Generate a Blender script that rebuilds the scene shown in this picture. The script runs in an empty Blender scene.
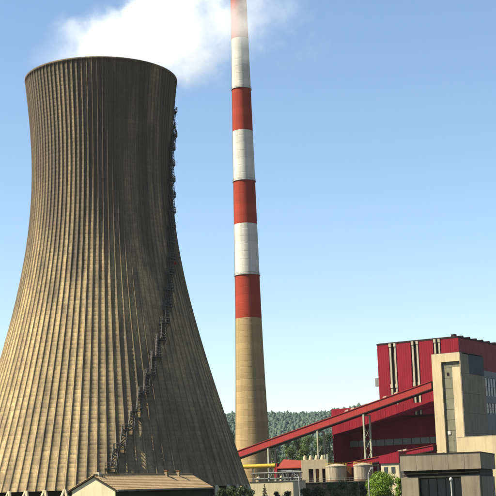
import bpy, math, random
import numpy as np
from mathutils import Vector, Matrix, noise

R = math.radians
random.seed(11)
RNG = np.random.default_rng(5)
SC = bpy.context.scene
COL = SC.collection

# ------------------------------------------------------------------ camera
EYE, FPX = 5.5, 1250.0                      # eye height (m), focal length in photo pixels
TILT, ROLL = math.atan(242 / FPX), R(-1.8)
cam_d = bpy.data.cameras.new('camera')
cam = bpy.data.objects.new('camera', cam_d)
COL.objects.link(cam)
cam_d.sensor_width = 36.0
cam_d.lens = 36.0 * FPX / 496.0
cam_d.clip_start, cam_d.clip_end = 1.0, 20000.0
FW = Vector((0, math.cos(TILT), math.sin(TILT)))
R0, U0 = Vector((1, 0, 0)), Vector((0, -math.sin(TILT), math.cos(TILT)))
RT = R0 * math.cos(ROLL) + U0 * math.sin(ROLL)
UP = -R0 * math.sin(ROLL) + U0 * math.cos(ROLL)
CP = Vector((0, 0, EYE))
m = Matrix((RT, UP, -FW)).transposed().to_4x4()
m.translation = CP
cam.matrix_world = m
SC.camera = cam

# ------------------------------------------------------------------ sky, sun, exposure
SUN_AZ, SUN_EL = R(79), R(47)               # azimuth from -Y towards -X (left, slightly behind the camera)
world = bpy.data.worlds.new('World')
SC.world = world
world.use_nodes = True
wn = world.node_tree
bg = wn.nodes['Background']
sky = wn.nodes.new('ShaderNodeTexSky')
sky.sky_type = 'NISHITA'
sky.sun_disc = False
sky.sun_elevation = SUN_EL
sky.sun_rotation = math.pi + SUN_AZ
sky.air_density, sky.dust_density, sky.ozone_density = 1.15, 0.2, 1.4
tint = wn.nodes.new('ShaderNodeMix')
tint.data_type, tint.blend_type = 'RGBA', 'MULTIPLY'
tint.inputs[0].default_value = 1.0
tint.inputs[7].default_value = (0.95, 0.995, 1.03, 1.0)
wn.links.new(sky.outputs[0], tint.inputs[6])
wn.links.new(tint.outputs[2], bg.inputs[0])
bg.inputs[1].default_value = 0.057
sun_d = bpy.data.lights.new('sun', 'SUN')
sun_d.energy, sun_d.angle, sun_d.color = 5.0, R(0.5), (1.0, 0.91, 0.70)
sun = bpy.data.objects.new('sun', sun_d)
COL.objects.link(sun)
SUN_DIR = Vector((-math.sin(SUN_AZ) * math.cos(SUN_EL), -math.cos(SUN_AZ) * math.cos(SUN_EL), math.sin(SUN_EL)))
sun.rotation_euler = SUN_DIR.to_track_quat('Z', 'Y').to_euler()
sun.location = (-300, 0, 400)
SC.view_settings.view_transform = 'Standard'
SC.view_settings.look = 'None'
SC.view_settings.exposure = 1.62
SC.view_settings.gamma = 1.0
SC.render.engine = 'CYCLES'
SC.cycles.volume_bounces = 6
SC.cycles.max_bounces = 8
SC.cycles.volume_max_steps = 256


# ------------------------------------------------------------------ helpers
def ray(px, py):
    return FW * FPX + RT * (px - 248.0) + UP * (248.0 - py)


def P(px, py, Y):
    """The point at distance Y ahead that the photo shows at (px, py)."""
    d = ray(px, py)
    return CP + d * (Y / d.y)


def depth(p):
    return (Vector(p) - CP).dot(FW)


def frame(loc, rz):
    return Matrix.Translation(loc) @ Matrix.Rotation(rz, 4, 'Z')


def loc(fr, px, py, axis, val):
    """Same, on a plane (axis 0, 1 or 2 = val) of a building's own frame; the result is local to it."""
    inv = fr.inverted()
    o, d = inv @ CP, inv.to_3x3() @ ray(px, py)
    return o + d * ((val - o[axis]) / d[axis])


class MB:
    """Collects faces and links them as one mesh object."""

    def __init__(self):
        self.v, self.f = [], []

    def add(self, vs, fs):
        n = len(self.v)
        self.v += [tuple(p) for p in vs]
        self.f += [tuple(i + n for i in q) for q in fs]
        return self

    def box(self, x0, x1, y0, y1, z0, z1):
        vs = [(x0, y0, z0), (x1, y0, z0), (x1, y1, z0), (x0, y1, z0), (x0, y0, z1), (x1, y0, z1), (x1, y1, z1), (x0, y1, z1)]
        return self.add(vs, [(0, 3, 2, 1), (4, 5, 6, 7), (0, 1, 5, 4), (1, 2, 6, 5), (2, 3, 7, 6), (3, 0, 4, 7)])

    def slant(self, x0, x1, y0, y1, a0, b0, a1, b1):
        """A box whose bottom and top run from a0, b0 at x0 to a1, b1 at x1."""
        vs = [(x0, y0, a0), (x1, y0, a1), (x1, y1, a1), (x0, y1, a0), (x0, y0, b0), (x1, y0, b1), (x1, y1, b1), (x0, y1, b0)]
        return self.add(vs, [(0, 3, 2, 1), (4, 5, 6, 7), (0, 1, 5, 4), (1, 2, 6, 5), (2, 3, 7, 6), (3, 0, 4, 7)])

    def prism(self, pts, y0, y1):
        """A polygon of (x, z) points, counter-clockwise seen from -y, extruded along y."""
        n = len(pts)
        vs = [(x, y0, z) for x, z in pts] + [(x, y1, z) for x, z in pts]
        fs = [tuple(range(n)), tuple(range(2 * n - 1, n - 1, -1))]
        fs += [(i, i + n, (i + 1) % n + n, (i + 1) % n) for i in range(n)]
        return self.add(vs, fs)

    def bar(self, a, b, r, r2=None, n=6, cap=True):
        a, b = Vector(a), Vector(b)
        r2 = r if r2 is None else r2
        d = (b - a).normalized()
        s = d.orthogonal().normalized()
        t = d.cross(s)
        vs = []
        for p, q in ((a, r), (b, r2)):
            for k in range(n):
                w = 2 * math.pi * (k + .5) / n
                vs.append(p + (s * math.cos(w) + t * math.sin(w)) * q)
        fs = [(k, (k + 1) % n, (k + 1) % n + n, k + n) for k in range(n)]
        if cap:
            fs += [tuple(range(n - 1, -1, -1)), tuple(range(n, 2 * n))]
        return self.add(vs, fs)

    def lathe(self, prof, n=48, c=(0, 0), cap=True):
        """Profile of (radius, z) turned about a vertical axis at c."""
        vs, fs = [], []
        for r, z in prof:
            for k in range(n):
                w = 2 * math.pi * k / n
                vs.append((c[0] + r * math.cos(w), c[1] + r * math.sin(w), z))
        for i in range(len(prof) - 1):
            for k in range(n):
                a, b = i * n + k, i * n + (k + 1) % n
                fs.append((a, b, b + n, a + n))
        if cap:
            fs.append(tuple(range(n - 1, -1, -1)))
            fs.append(tuple(range((len(prof) - 1) * n, len(prof) * n)))
        return self.add(vs, fs)

    def build(self, name, mat, parent=None, smooth=False):
        me = bpy.data.meshes.new(name)
        me.from_pydata(self.v, [], self.f)
        me.materials.append(mat)
        if smooth:
            me.shade_smooth()
        o = bpy.data.objects.new(name, me)
        COL.objects.link(o)
        if parent is not None:
            o.parent = parent
        return o


def np_mesh(name, verts, quads, mat, parent=None, smooth=False):
    me = bpy.data.meshes.new(name)
    k = quads.shape[1]
    me.vertices.add(len(verts))
    me.vertices.foreach_set('co', verts.astype(np.float32).ravel())
    me.loops.add(quads.size)
    me.loops.foreach_set('vertex_index', quads.astype(np.int32).ravel())
    me.polygons.add(len(quads))
    me.polygons.foreach_set('loop_start', np.arange(0, quads.size, k, dtype=np.int32))
    me.update(calc_edges=True)
    me.validate()
    me.materials.append(mat)
    if smooth:
        me.shade_smooth()
    o = bpy.data.objects.new(name, me)
    COL.objects.link(o)
    if parent is not None:
        o.parent = parent
    return o


def tag(o, label=None, cat=None, group=None, kind=None):
    for k, v in (('label', label), ('category', cat), ('group', group), ('kind', kind)):
        if v:
            o[k] = v
    return o


def thing(name, label, cat, at=(0, 0, 0), rz=0.0, group=None):
    o = bpy.data.objects.new(name, None)
    COL.objects.link(o)
    o.location = at
    o.rotation_euler = (0, 0, rz)
    o.empty_display_size = 0.5
    return tag(o, label, cat, group)


def share(o, at=(0, 0, 0), parent=None, rz=0.0):
    """Another object on the same mesh."""
    c = o.copy()
    COL.objects.link(c)
    c.parent = parent if parent is not None else o.parent
    c.location = at
    c.rotation_euler = (0, 0, rz)
    return c


# ------------------------------------------------------------------ materials
class NT:
    def __init__(self, name):
        self.m = bpy.data.materials.new(name)
        self.m.use_nodes = True
        self.t = self.m.node_tree
        self.b = self.t.nodes['Principled BSDF']
        self.out = self.t.nodes['Material Output']

    def n(self, kind, **kw):
        x = self.t.nodes.new('ShaderNode' + kind)
        for k, v in kw.items():
            setattr(x, k, v)
        return x

    def put(self, sock, v):
        if isinstance(v, bpy.types.NodeSocket):
            self.t.links.new(v, sock)
        elif isinstance(v, (tuple, list)) and len(v) == 3 and sock.type == 'RGBA':
            sock.default_value = (*v, 1)
        else:
            sock.default_value = v

    def math(self, op, a, b=0.0, c=0.0, clamp=False):
        x = self.n('Math', operation=op, use_clamp=clamp)
        for i, v in enumerate((a, b, c)):
            self.put(x.inputs[i], v)
        return x.outputs[0]

    def coords(self, scale=(1, 1, 1), what='Object'):
        tc = self.n('TexCoord')
        mp = self.n('Mapping')
        mp.inputs['Scale'].default_value = scale
        self.t.links.new(tc.outputs[what], mp.inputs[0])
        return mp.outputs[0]

    def noise(self, vec, scale=1.0, detail=4.0, rough=.55):
        x = self.n('TexNoise')
        x.inputs['Scale'].default_value = scale
        x.inputs['Detail'].default_value = detail
        x.inputs['Roughness'].default_value = rough
        if vec is not None:
            self.t.links.new(vec, x.inputs['Vector'])
        return x.outputs['Fac']

    def ramp(self, fac, a, b):
        x = self.n('MapRange')
        x.inputs['From Min'].default_value = a
        x.inputs['From Max'].default_value = b
        self.put(x.inputs['Value'], fac)
        return x.outputs[0]

    def mix(self, fac, a, b, mode='MIX'):
        x = self.n('Mix', data_type='RGBA', blend_type=mode)
        self.put(x.inputs[0], fac)
        self.put(x.inputs[6], a)
        self.put(x.inputs[7], b)
        return x.outputs[2]

    def bump(self, h, strength=.3, dist=.05):
        x = self.n('Bump')
        x.inputs['Strength'].default_value = strength
        x.inputs['Distance'].default_value = dist
        self.put(x.inputs['Height'], h)
        self.t.links.new(x.outputs[0], self.b.inputs['Normal'])


ALB = 0.50                                   # even albedo scale of all painted surfaces, balanced with the exposure


def paint(name, col, dirt=(.12, .10, .08), amount=.35, rough=.55, metal=0.0, scale=.25, streak=True, rib=0.0, var=.12):
    """A painted or plain surface: colour drift, run-off streaks and dirt patches, optional fine ribbing."""
    k = NT(name)
    v = k.coords()
    col = tuple(c * ALB for c in col)
    dirt = tuple(c * ALB for c in dirt)
    drift = k.noise(v, scale, 5, .6)
    base = k.mix(k.ramp(drift, .3, .7), tuple(c * (1 - var) for c in col), tuple(min(1, c * (1 + var)) for c in col))
    sv = k.coords((1.1, 1.1, .07) if streak else (1, 1, 1))
    oi = k.n('ObjectInfo')
    base = k.mix(k.math('MULTIPLY', oi.outputs['Random'], .22), base, tuple(c * .62 for c in col))
    st = k.math('MULTIPLY', k.ramp(k.noise(sv, 1.3, 6, .7), .45, .74), amount * 1.15)
    base = k.mix(st, base, dirt)
    spots = k.math('MULTIPLY', k.ramp(k.noise(v, 2.7, 6, .7), .58, .75), amount * .6)
    base = k.mix(spots, base, tuple(c * .7 for c in dirt))
    k.put(k.b.inputs['Base Color'], base)
    k.b.inputs['Roughness'].default_value = rough
    k.b.inputs['Specular IOR Level'].default_value = .04
    k.b.inputs['Metallic'].default_value = metal
    fine = k.noise(v, 6.0, 4, .6)
    if rib:
        sx = k.n('SeparateXYZ')
        k.t.links.new(v, sx.inputs[0])
        s = k.math('ADD', sx.outputs[0], sx.outputs[1])
        w = k.math('SINE', k.math('MULTIPLY', s, 2 * math.pi / rib))
        k.bump(k.math('ADD', w, k.math('MULTIPLY', fine, .3)), .18, rib * .10)
    else:
        k.bump(fine, .25, .02)
    return k.m


def concrete_tower():
    k = NT('weathered_tower_concrete')
    tc = k.coords()
    sx = k.n('SeparateXYZ')
    k.t.links.new(tc, sx.inputs[0])
    ang = k.math('ARCTAN2', sx.outputs[0], sx.outputs[1])
    cell = k.math('FLOOR', k.math('MULTIPLY', ang, 96 / (2 * math.pi)))
    lift = k.math('FLOOR', k.math('DIVIDE', k.math('SUBTRACT', sx.outputs[2], 6.6), .95))
    cv = k.n('CombineXYZ')
    k.put(cv.inputs[0], cell)
    k.put(cv.inputs[1], lift)
    wn_ = k.n('TexWhiteNoise', noise_dimensions='2D')
    k.t.links.new(cv.outputs[0], wn_.inputs['Vector'])
    wl = k.n('TexWhiteNoise', noise_dimensions='1D')
    k.put(wl.inputs['W'], lift)
    big = k.noise(tc, .035, 5, .6)
    base = k.mix(k.ramp(big, .35, .65), (.310, .228, .116), (.485, .358, .184))
    pan = k.math('ADD', k.math('MULTIPLY', wn_.outputs['Value'], .55), k.math('MULTIPLY', wl.outputs['Value'], .45))
    base = k.mix(k.math('MULTIPLY', pan, .38), base, (.120, .086, .054))
    fr = k.math('FRACT', k.math('DIVIDE', k.math('SUBTRACT', sx.outputs[2], 6.6), .95))
    jn = k.math('ADD', k.ramp(fr, .14, .04), k.ramp(fr, .90, .97), clamp=True)
    base = k.mix(k.math('MULTIPLY', jn, k.math('MULTIPLY', k.noise(tc, .12, 4), .40)), base, (.075, .060, .042))
    pit = k.ramp(k.noise(tc, 1.5, 12, .85), .47, .64)
    base = k.mix(k.math('MULTIPLY', pit, .66), base, (.075, .060, .042))
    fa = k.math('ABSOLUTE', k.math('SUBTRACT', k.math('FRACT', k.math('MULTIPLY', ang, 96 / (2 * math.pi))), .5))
    foot = k.math('MULTIPLY', k.ramp(fa, .27, .37), k.ramp(fa, .46, .41))  # dark lines beside the ribs: crease shading put into the colour
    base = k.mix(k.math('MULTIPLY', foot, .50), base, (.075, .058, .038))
    base = k.mix(k.math('MULTIPLY', k.ramp(fa, .44, .47), .35), base, (.42, .33, .18))  # rib faces painted paler so their relief reads on the unlit side
    wc = k.n('TexWhiteNoise', noise_dimensions='1D')
    k.put(wc.inputs['W'], k.math('ADD', cell, .37))
    base = k.mix(k.math('MULTIPLY', wc.outputs['Value'], .40), base, (.10, .08, .052))
    # run-off streaks down the shell
    st = k.ramp(k.noise(k.coords((1, 1, .035)), .55, 7, .7), .46, .74)
    base = k.mix(k.math('MULTIPLY', st, .80), base, (.052, .041, .033))
    # algae and soot under the rim, coming down in uneven tongues
    hz = k.ramp(sx.outputs[2], 34.0, 88.0)
    tongue = k.noise(k.coords((1, 1, .05)), .22, 6, .65)
    soot = k.math('MULTIPLY', k.ramp(k.math('ADD', k.math('MULTIPLY', hz, .62), k.math('MULTIPLY', k.math('SUBTRACT', tongue, .5), 2.2)), .05, .55), .82)
    base = k.mix(soot, base, (.048, .040, .035))
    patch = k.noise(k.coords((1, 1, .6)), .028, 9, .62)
    shade_stain = k.math('MULTIPLY', k.ramp(patch, .47, .60), .62)  # broad dark stains all round, partly putting the flank's shade into the colour
    base = k.mix(shade_stain, base, (.055, .045, .034))
    blot = k.math('MULTIPLY', k.ramp(k.noise(tc, .9, 8, .75), .56, .72), .45)
    base = k.mix(blot, base, (.052, .041, .033))
    k.put(k.b.inputs['Base Color'], base)
    k.b.inputs['Roughness'].default_value = .95
    k.b.inputs['Specular IOR Level'].default_value = .15
    k.bump(k.noise(tc, 3.5, 8, .75), .5, .04)
    return k.m


def lift_concrete(name, col, step):
    k = NT(name)
    tc = k.coords()
    sx = k.n('SeparateXYZ')
    k.t.links.new(tc, sx.inputs[0])
    wl = k.n('TexWhiteNoise', noise_dimensions='1D')
    k.put(wl.inputs['W'], k.math('FLOOR', k.math('DIVIDE', sx.outputs[2], step)))
    base = k.mix(wl.outputs['Value'], tuple(c * .86 for c in col), tuple(c * 1.08 for c in col))
    st = k.ramp(k.noise(k.coords((1, 1, .03)), .6, 6, .7), .45, .8)
    base = k.mix(k.math('MULTIPLY', st, .7), base, tuple(c * .40 + .012 for c in col))
    sp = k.ramp(k.noise(tc, .9, 10, .8), .52, .66)
    base = k.mix(k.math('MULTIPLY', sp, .4), base, tuple(c * .5 + .015 for c in col))
    k.put(k.b.inputs['Base Color'], base)
    k.b.inputs['Roughness'].default_value = .9
    k.b.inputs['Specular IOR Level'].default_value = .1
    k.bump(k.noise(tc, 1.6, 6, .7), .5, .08)
    return k.m


def leaf_mat(name, a, b, trans=.25, patch=.5):
    k = NT(name)
    g = k.n('NewGeometry')
    ob = k.n('ObjectInfo')
    big = k.ramp(k.noise(k.coords(), patch, 3, .6), .35, .65)
    f = k.math('ADD', k.math('MULTIPLY', g.outputs['Random Per Island'], .6), k.math('MULTIPLY', big, .4))
    k.put(k.b.inputs['Base Color'], k.mix(f, a, b))
    k.b.inputs['Roughness'].default_value = .6
    k.b.inputs['Specular IOR Level'].default_value = .25
    if trans:
        tr = k.n('BsdfTranslucent')
        k.put(tr.inputs[0], k.mix(f, tuple(c * 1.3 for c in a), tuple(c * 1.3 for c in b)))
        mx = k.n('MixShader')
        mx.inputs[0].default_value = trans
        k.t.links.new(k.b.outputs[0], mx.inputs[1])
        k.t.links.new(tr.outputs[0], mx.inputs[2])
        k.t.links.new(mx.outputs[0], k.out.inputs[0])
    return k.m


def glass(name, col=(.02, .03, .035)):
    k = NT(name)
    v = k.coords()
    k.put(k.b.inputs['Base Color'], k.mix(k.noise(v, .6, 3), tuple(c * .6 for c in col), tuple(c * 1.6 for c in col)))
    k.b.inputs['Roughness'].default_value = .18
    k.b.inputs['Specular IOR Level'].default_value = .28
    k.bump(k.noise(v, .8, 2), .08, .02)
    return k.m


M = dict(
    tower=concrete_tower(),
    chim=lift_concrete('chimney_concrete', (.25, .18, .088), 2.6),
    c_red=lift_concrete('faded_red_paint', (.22, .030, .016), 3.4),
    c_white=lift_concrete('chalky_white_paint', (.42, .40, .36), 3.4),
    red=paint('red_cladding', (.31, .021, .040), (.10, .012, .018), .45, .5, rib=.9),
    orange=paint('sunbleached_red_cladding', (.44, .055, .055), (.22, .06, .05), .5, .55, scale=.4, rib=.7),
    slot=paint('dark_slot_metal', (.03, .018, .02), rough=.7),
    cream=paint('cream_render', (.72, .60, .39), (.30, .22, .12), .35, .8, scale=.12),
    cream2=paint('pale_cream_render', (.72, .62, .42), (.30, .25, .16), .35, .8, scale=.3),
    strip=paint('cream_sheet_metal', (.54, .48, .38), (.25, .18, .12), .3, .5),
    greyblock=paint('grey_block', (.27, .26, .19), (.10, .11, .09), .5, .85, scale=.8),
    precast=paint('grey_brown_precast', (.40, .335, .25), (.12, .10, .08), .5, .9, scale=.3),
    precast2=paint('pale_precast', (.46, .39, .28), (.18, .15, .11), .5, .9, scale=.3),
    roofgrey=paint('roof_felt', (.09, .09, .085), rough=.9),
    pale=paint('pale_office_panel', (.30, .33, .32), (.12, .13, .13), .4, .6),
    darksteel=paint('weathered_dark_steel', (.17, .16, .15), (.10, .07, .05), .6, .6, metal=.1),
    steel=paint('galvanised_steel', (.30, .30, .29), (.14, .12, .10), .4, .5, metal=.25),
    post=paint('pale_green_steel_paint', (.50, .52, .40), (.25, .2, .12), .4, .5),
    yellow=paint('yellow_pipe_paint', (.74, .50, .07), (.30, .18, .03), .3, .45),
    rust=paint('rusty_steel', (.33, .13, .05), (.12, .05, .02), .5, .8),
    tank=paint('stained_tank_paint', (.56, .48, .36), (.10, .07, .05), .95, .6, scale=.5),
    dark=paint('dark_machinery', (.05, .045, .04), rough=.7),
    rooftile=paint('weathered_clay_roof', (.46, .34, .20), (.22, .15, .09), .45, .9, scale=.4, streak=False),
    redroof=paint('orange_red_roof_sheet', (.33, .062, .046), (.2, .05, .03), .4, .6),
    housewall=paint('cream_house_wall', (.98, .86, .58), (.4, .32, .2), .3, .9),
    timber=paint('dark_eaves_timber', (.06, .045, .03), rough=.8),
    glass=glass('dark_glass'),
    bluegl=glass('bluish_glass', (.02, .03, .042)),
    slate=paint('slate_blue_louvre', (.10, .12, .15), rough=.7),
    bark=paint('bark', (.11, .08, .05), rough=.95),
    wallshade=paint('dark_green_wall_shade', (.06, .07, .045), rough=.8),  # shade colour for the long side of the house
    white=paint('white_metal', (.75, .75, .72), (.3, .28, .25), .2, .4),
    leafbright=leaf_mat('bright_leaves', (.035, .085, .006), (.13, .20, .015)),
    leafdark=leaf_mat('dark_leaves', (.010, .022, .007), (.035, .06, .013)),
    leafmid=leaf_mat('mid_leaves', (.020, .046, .010), (.075, .115, .022)),
    needle=leaf_mat('conifer_needles', (.010, .018, .008), (.03, .045, .015)),
    forest=leaf_mat('hazed_forest_canopy', (.012, .031, .025), (.029, .052, .030), 0, .012),  # greens shifted bluer, so part of the haze sits in the colour
)


def ground_mat():
    k = NT('dry_yard_ground')
    v = k.coords()
    a = k.mix(k.ramp(k.noise(v, .012, 6, .6), .4, .6), (.022, .032, .012), (.05, .042, .028))
    a = k.mix(k.math('MULTIPLY', k.noise(v, .6, 8, .7), .5), a, (.05, .05, .03))
    k.put(k.b.inputs['Base Color'], a)
    k.b.inputs['Roughness'].default_value = .95
    k.bump(k.noise(v, .8, 8, .7), .6, .15)
    return k.m


# ------------------------------------------------------------------ ground, hill and forest
g = MB().add([(-3000, -60, 0), (3000, -60, 0), (3000, 4150, 0), (-3000, 4150, 0)], [(0, 1, 2, 3)]).build('ground', ground_mat())
tag(g, 'dry grassy yard ground around the power station', kind='structure')

RIDGE_Y = 2500.0
rx = [-2600, -1300, -500] + [P(px, 470, RIDGE_Y).x for px in (228, 270, 300, 335, 380)] + [900, 1600, 2600]
rz_ = [60, 105, 125] + [P(px, py, RIDGE_Y).z - 7 for px, py in ((228, 417), (270, 414.5), (300, 411), (335, 407.5), (380, 407))] + [170, 130, 70]


def hill_z(x, y):
    top = np.interp(x, rx, rz_)
    w = np.clip(1 - np.abs(y - RIDGE_Y) / np.where(y < RIDGE_Y, 1150.0, 1500.0), 0, 1)
    s = w * w * (3 - 2 * w)
    return top * s + (np.sin(x * .013 + y * .004) * 6 + np.sin(x * .031 - y * .011 + 2) * 3.5) * np.clip(s * 3, 0, 1) - 1.5 * (s < .001)


NX, NY = 160, 70
gx, gy = np.meshgrid(np.linspace(-2600, 2600, NX), np.linspace(1340, 4020, NY))
hv = np.stack([gx.ravel(), gy.ravel(), hill_z(gx, gy).ravel()], 1)
ii = (np.arange(NY - 1)[:, None] * NX + np.arange(NX - 1)[None, :]).ravel()
hill = np_mesh('hill', hv, np.stack([ii, ii + 1, ii + NX + 1, ii + NX], 1), M['leafdark'], smooth=True)
tag(hill, 'long wooded hill behind the power station', kind='structure')


def icosphere(sub):
    bm_me = bpy.data.meshes.new('tmp')
    import bmesh
    bm = bmesh.new()
    bmesh.ops.create_icosphere(bm, subdivisions=sub, radius=1.0)
    bm.verts.ensure_lookup_table()
    v = np.array([p.co[:] for p in bm.verts])
    f = np.array([[q.index for q in t.verts] for t in bm.faces])
    bm.free()
    bpy.data.meshes.remove(bm_me)
    return v, f


def forest(n):
    bv, bf = icosphere(1)
    y = 1650 + RNG.random(n) ** .8 * 920
    half = 230 + (y - 1650) * .75
    x = 150 + (RNG.random(n) * 2 - 1) * half
    z = hill_z(x, y)
    s = np.clip(RNG.lognormal(.85, .32, n), 1.2, 5.0)
    vs = bv[None] * (1 + RNG.normal(0, .20, (n, len(bv), 1))) * np.stack([s, s, s * RNG.uniform(.8, 1.9, n)], 1)[:, None, :]
    vs = vs + np.stack([x, y, z + s * .6], 1)[:, None, :]
    fs = bf[None] + (np.arange(n) * len(bv))[:, None, None]
    return vs.reshape(-1, 3), fs.reshape(-1, 3)


fv, ff = forest(42000)
tag(np_mesh('forest', fv, ff, M['forest'], smooth=True), 'hazy green woodland covering the hill slope', kind='stuff')

# ------------------------------------------------------------------ cooling tower
TD = 305.0
AX = P(105, 484, TD)
ax, ay = AX.x, AX.y
tower = thing('cooling_tower', 'huge ribbed concrete cooling tower with a ladder stair up its shaded flank', 'cooling tower', (ax, ay, 0))
prof_y = [82, 103, 140, 180, 205, 230, 260, 300, 350, 400, 431, 466, 496]
prof_w = [75.6, 72.6, 70.4, 69.6, 70.4, 72.6, 77.3, 86.5, 99.6, 114.5, 125, 137.0, 147.5]


def axis_px(y, axx, ayy):
    """z on the vertical axis whose image row is y."""
    lo, hi = -20.0, 400.0
    for _ in range(50):
        mid = (lo + hi) / 2
        d = Vector((axx, ayy, mid)) - CP
        row = 248 - FPX * d.dot(UP) / d.dot(FW)
        if row > y:
            lo = mid
        else:
            hi = mid
    return (lo + hi) / 2


pz = [axis_px(y, ax, ay) for y in prof_y]
pr = [w / FPX * depth((ax, ay, z)) * .993 for w, z in zip(prof_w, pz)]
fit = np.polynomial.Polynomial.fit(pz, pr, 6)
ZTOP, ZBOT = pz[0], 6.6


def rad(z):
    return float(fit(min(max(z, ZBOT), ZTOP)))


NR = 96                                      # meridional ribs
LIFT = 0.95
zs, dz_ = [], []
z = ZBOT
while z < ZTOP - 1.6:
    zs += [z, z + .05, z + LIFT - .05]
    dz_ += [-.018, 0.0, 0.0]
    z += LIFT
zs += [ZTOP - .55, ZTOP - .5, ZTOP]
dz_ += [0, .22, .22]
zs, dz_ = np.array(zs), np.array(dz_)
rr = np.array([rad(q) for q in zs])
pitch = 2 * math.pi / NR
ribw = .30                                   # rib width in metres
th, off = [], []
for k in range(NR):
    for u, o in ((-.52, 0), (-.36, 1), (.36, 1), (.52, 0)):
        th.append((k, u))
        off.append(o)
    th.append((k + .5, None))
    off.append(0)
ang = np.zeros((len(zs), len(th)))
radm = np.zeros_like(ang)
for j, ((k, u), o) in enumerate(zip(th, off)):
    if u is None:
        ang[:, j] = k * pitch
        radm[:, j] = rr + np.minimum(dz_, .2)
    else:
        ang[:, j] = k * pitch + u * ribw / rr * 1.1
        radm[:, j] = rr + np.where(o, np.maximum(.20, dz_ + .0), dz_)
radm += RNG.normal(0, .006, radm.shape)
sv = np.stack([radm * np.sin(ang), radm * np.cos(ang), np.repeat(zs[:, None], len(th), 1)], 2).reshape(-1, 3)
nz, na = ang.shape
I, J = np.meshgrid(np.arange(nz - 1), np.arange(na), indexing='ij')
a0 = (I * na + J).ravel()
a1 = (I * na + (J + 1) % na).ravel()
outer = np.stack([a1, a0, a0 + na, a1 + na], 1)
inner_v = np.stack([(radm - np.where(zs > ZTOP - 1.5, 1.3, .75)[:, None]) * np.sin(ang), (radm - np.where(zs > ZTOP - 1.5, 1.3, .75)[:, None]) * np.cos(ang),
                    np.repeat(zs[:, None], na, 1)], 2).reshape(-1, 3)[:: 1]
sel = np.r_[0:nz:6, nz - 1]
iv = inner_v.reshape(nz, na, 3)[sel].reshape(-1, 3)
ni = len(sel)
I, J = np.meshgrid(np.arange(ni - 1), np.arange(na), indexing='ij')
b0 = (I * na + J).ravel() + len(sv)
b1 = (I * na + (J + 1) % na).ravel() + len(sv)
inner = np.stack([b0, b1, b1 + na, b0 + na], 1)
jj = np.arange(na)
t0, t1 = (nz - 1) * na + jj, (nz - 1) * na + (jj + 1) % na
q0, q1 = len(sv) + (ni - 1) * na + jj, len(sv) + (ni - 1) * na + (jj + 1) % na
top = np.stack([t1, t0, q0, q1], 1)
bot = np.stack([jj, (jj + 1) % na, len(sv) + (jj + 1) % na, len(sv) + jj], 1)
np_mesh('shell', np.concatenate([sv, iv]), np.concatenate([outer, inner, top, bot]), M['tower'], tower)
# raking columns that carry the shell, and the basin behind them
cm = None
rb = rad(ZBOT)
for k in range(48):
    for s in (-1, 1):
        w = 2 * math.pi * (k + .5) / 48
        if cm is None or s == 1 and k == 0:
            b = MB()
            d = s * math.pi / 48 * rb * .96
            b.bar((0, 2.2, 0), (d, 0, ZBOT + .12), .42, .38, 8)
            o = b.build('column', M['cream2'], tower)
            if s == -1:
                cm = o
            else:
                cp = o
        else:
            o = share(cm if s == -1 else cp, parent=tower)
        o.location = (rb * math.sin(w) * .992, rb * math.cos(w) * .992, 0)
        o.rotation_euler = (0, 0, -w)
MB().lathe([(rb + 5, 0), (rb + 5, .9), (rb + 4.6, .9), (rb + 4.6, .004)], 96, cap=False).build('basin_wall', M['precast'], tower)
MB().lathe([(rb - 2.2, .01), (rb - 2.2, ZBOT + 1.5)], 72, cap=False).build('added_inlet_light_block', M['dark'], tower)  # dark ring added inside the air inlet to block sunlight coming through

# stair: steep flights from landing to landing, round the shaded flank
tc_ = Vector((-ax, -ay, 0)).normalized()
te_ = Vector((-tc_.y, tc_.x, 0))
st_y = [478, 470, 440, 410, 385, 355, 320, 290, 250, 215, 190, 142, 128]
st_p = [1.0, 2.1, 8.5, 15.7, 22, 30, 40, 47.6, 58, 67, 71, 73, 104]
st_z = [axis_px(y, ax, ay) for y in st_y]


def shell_pt(z, out, dphi=0.0):
    ph = R(float(np.interp(z, st_z, st_p))) + dphi / rad(z)
    n = tc_ * math.cos(ph) + te_ * math.sin(ph)
    t = -tc_ * math.sin(ph) + te_ * math.cos(ph)
    p = n * (rad(z) + out)
    return Vector((p.x, p.y, z)), n, t


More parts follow.
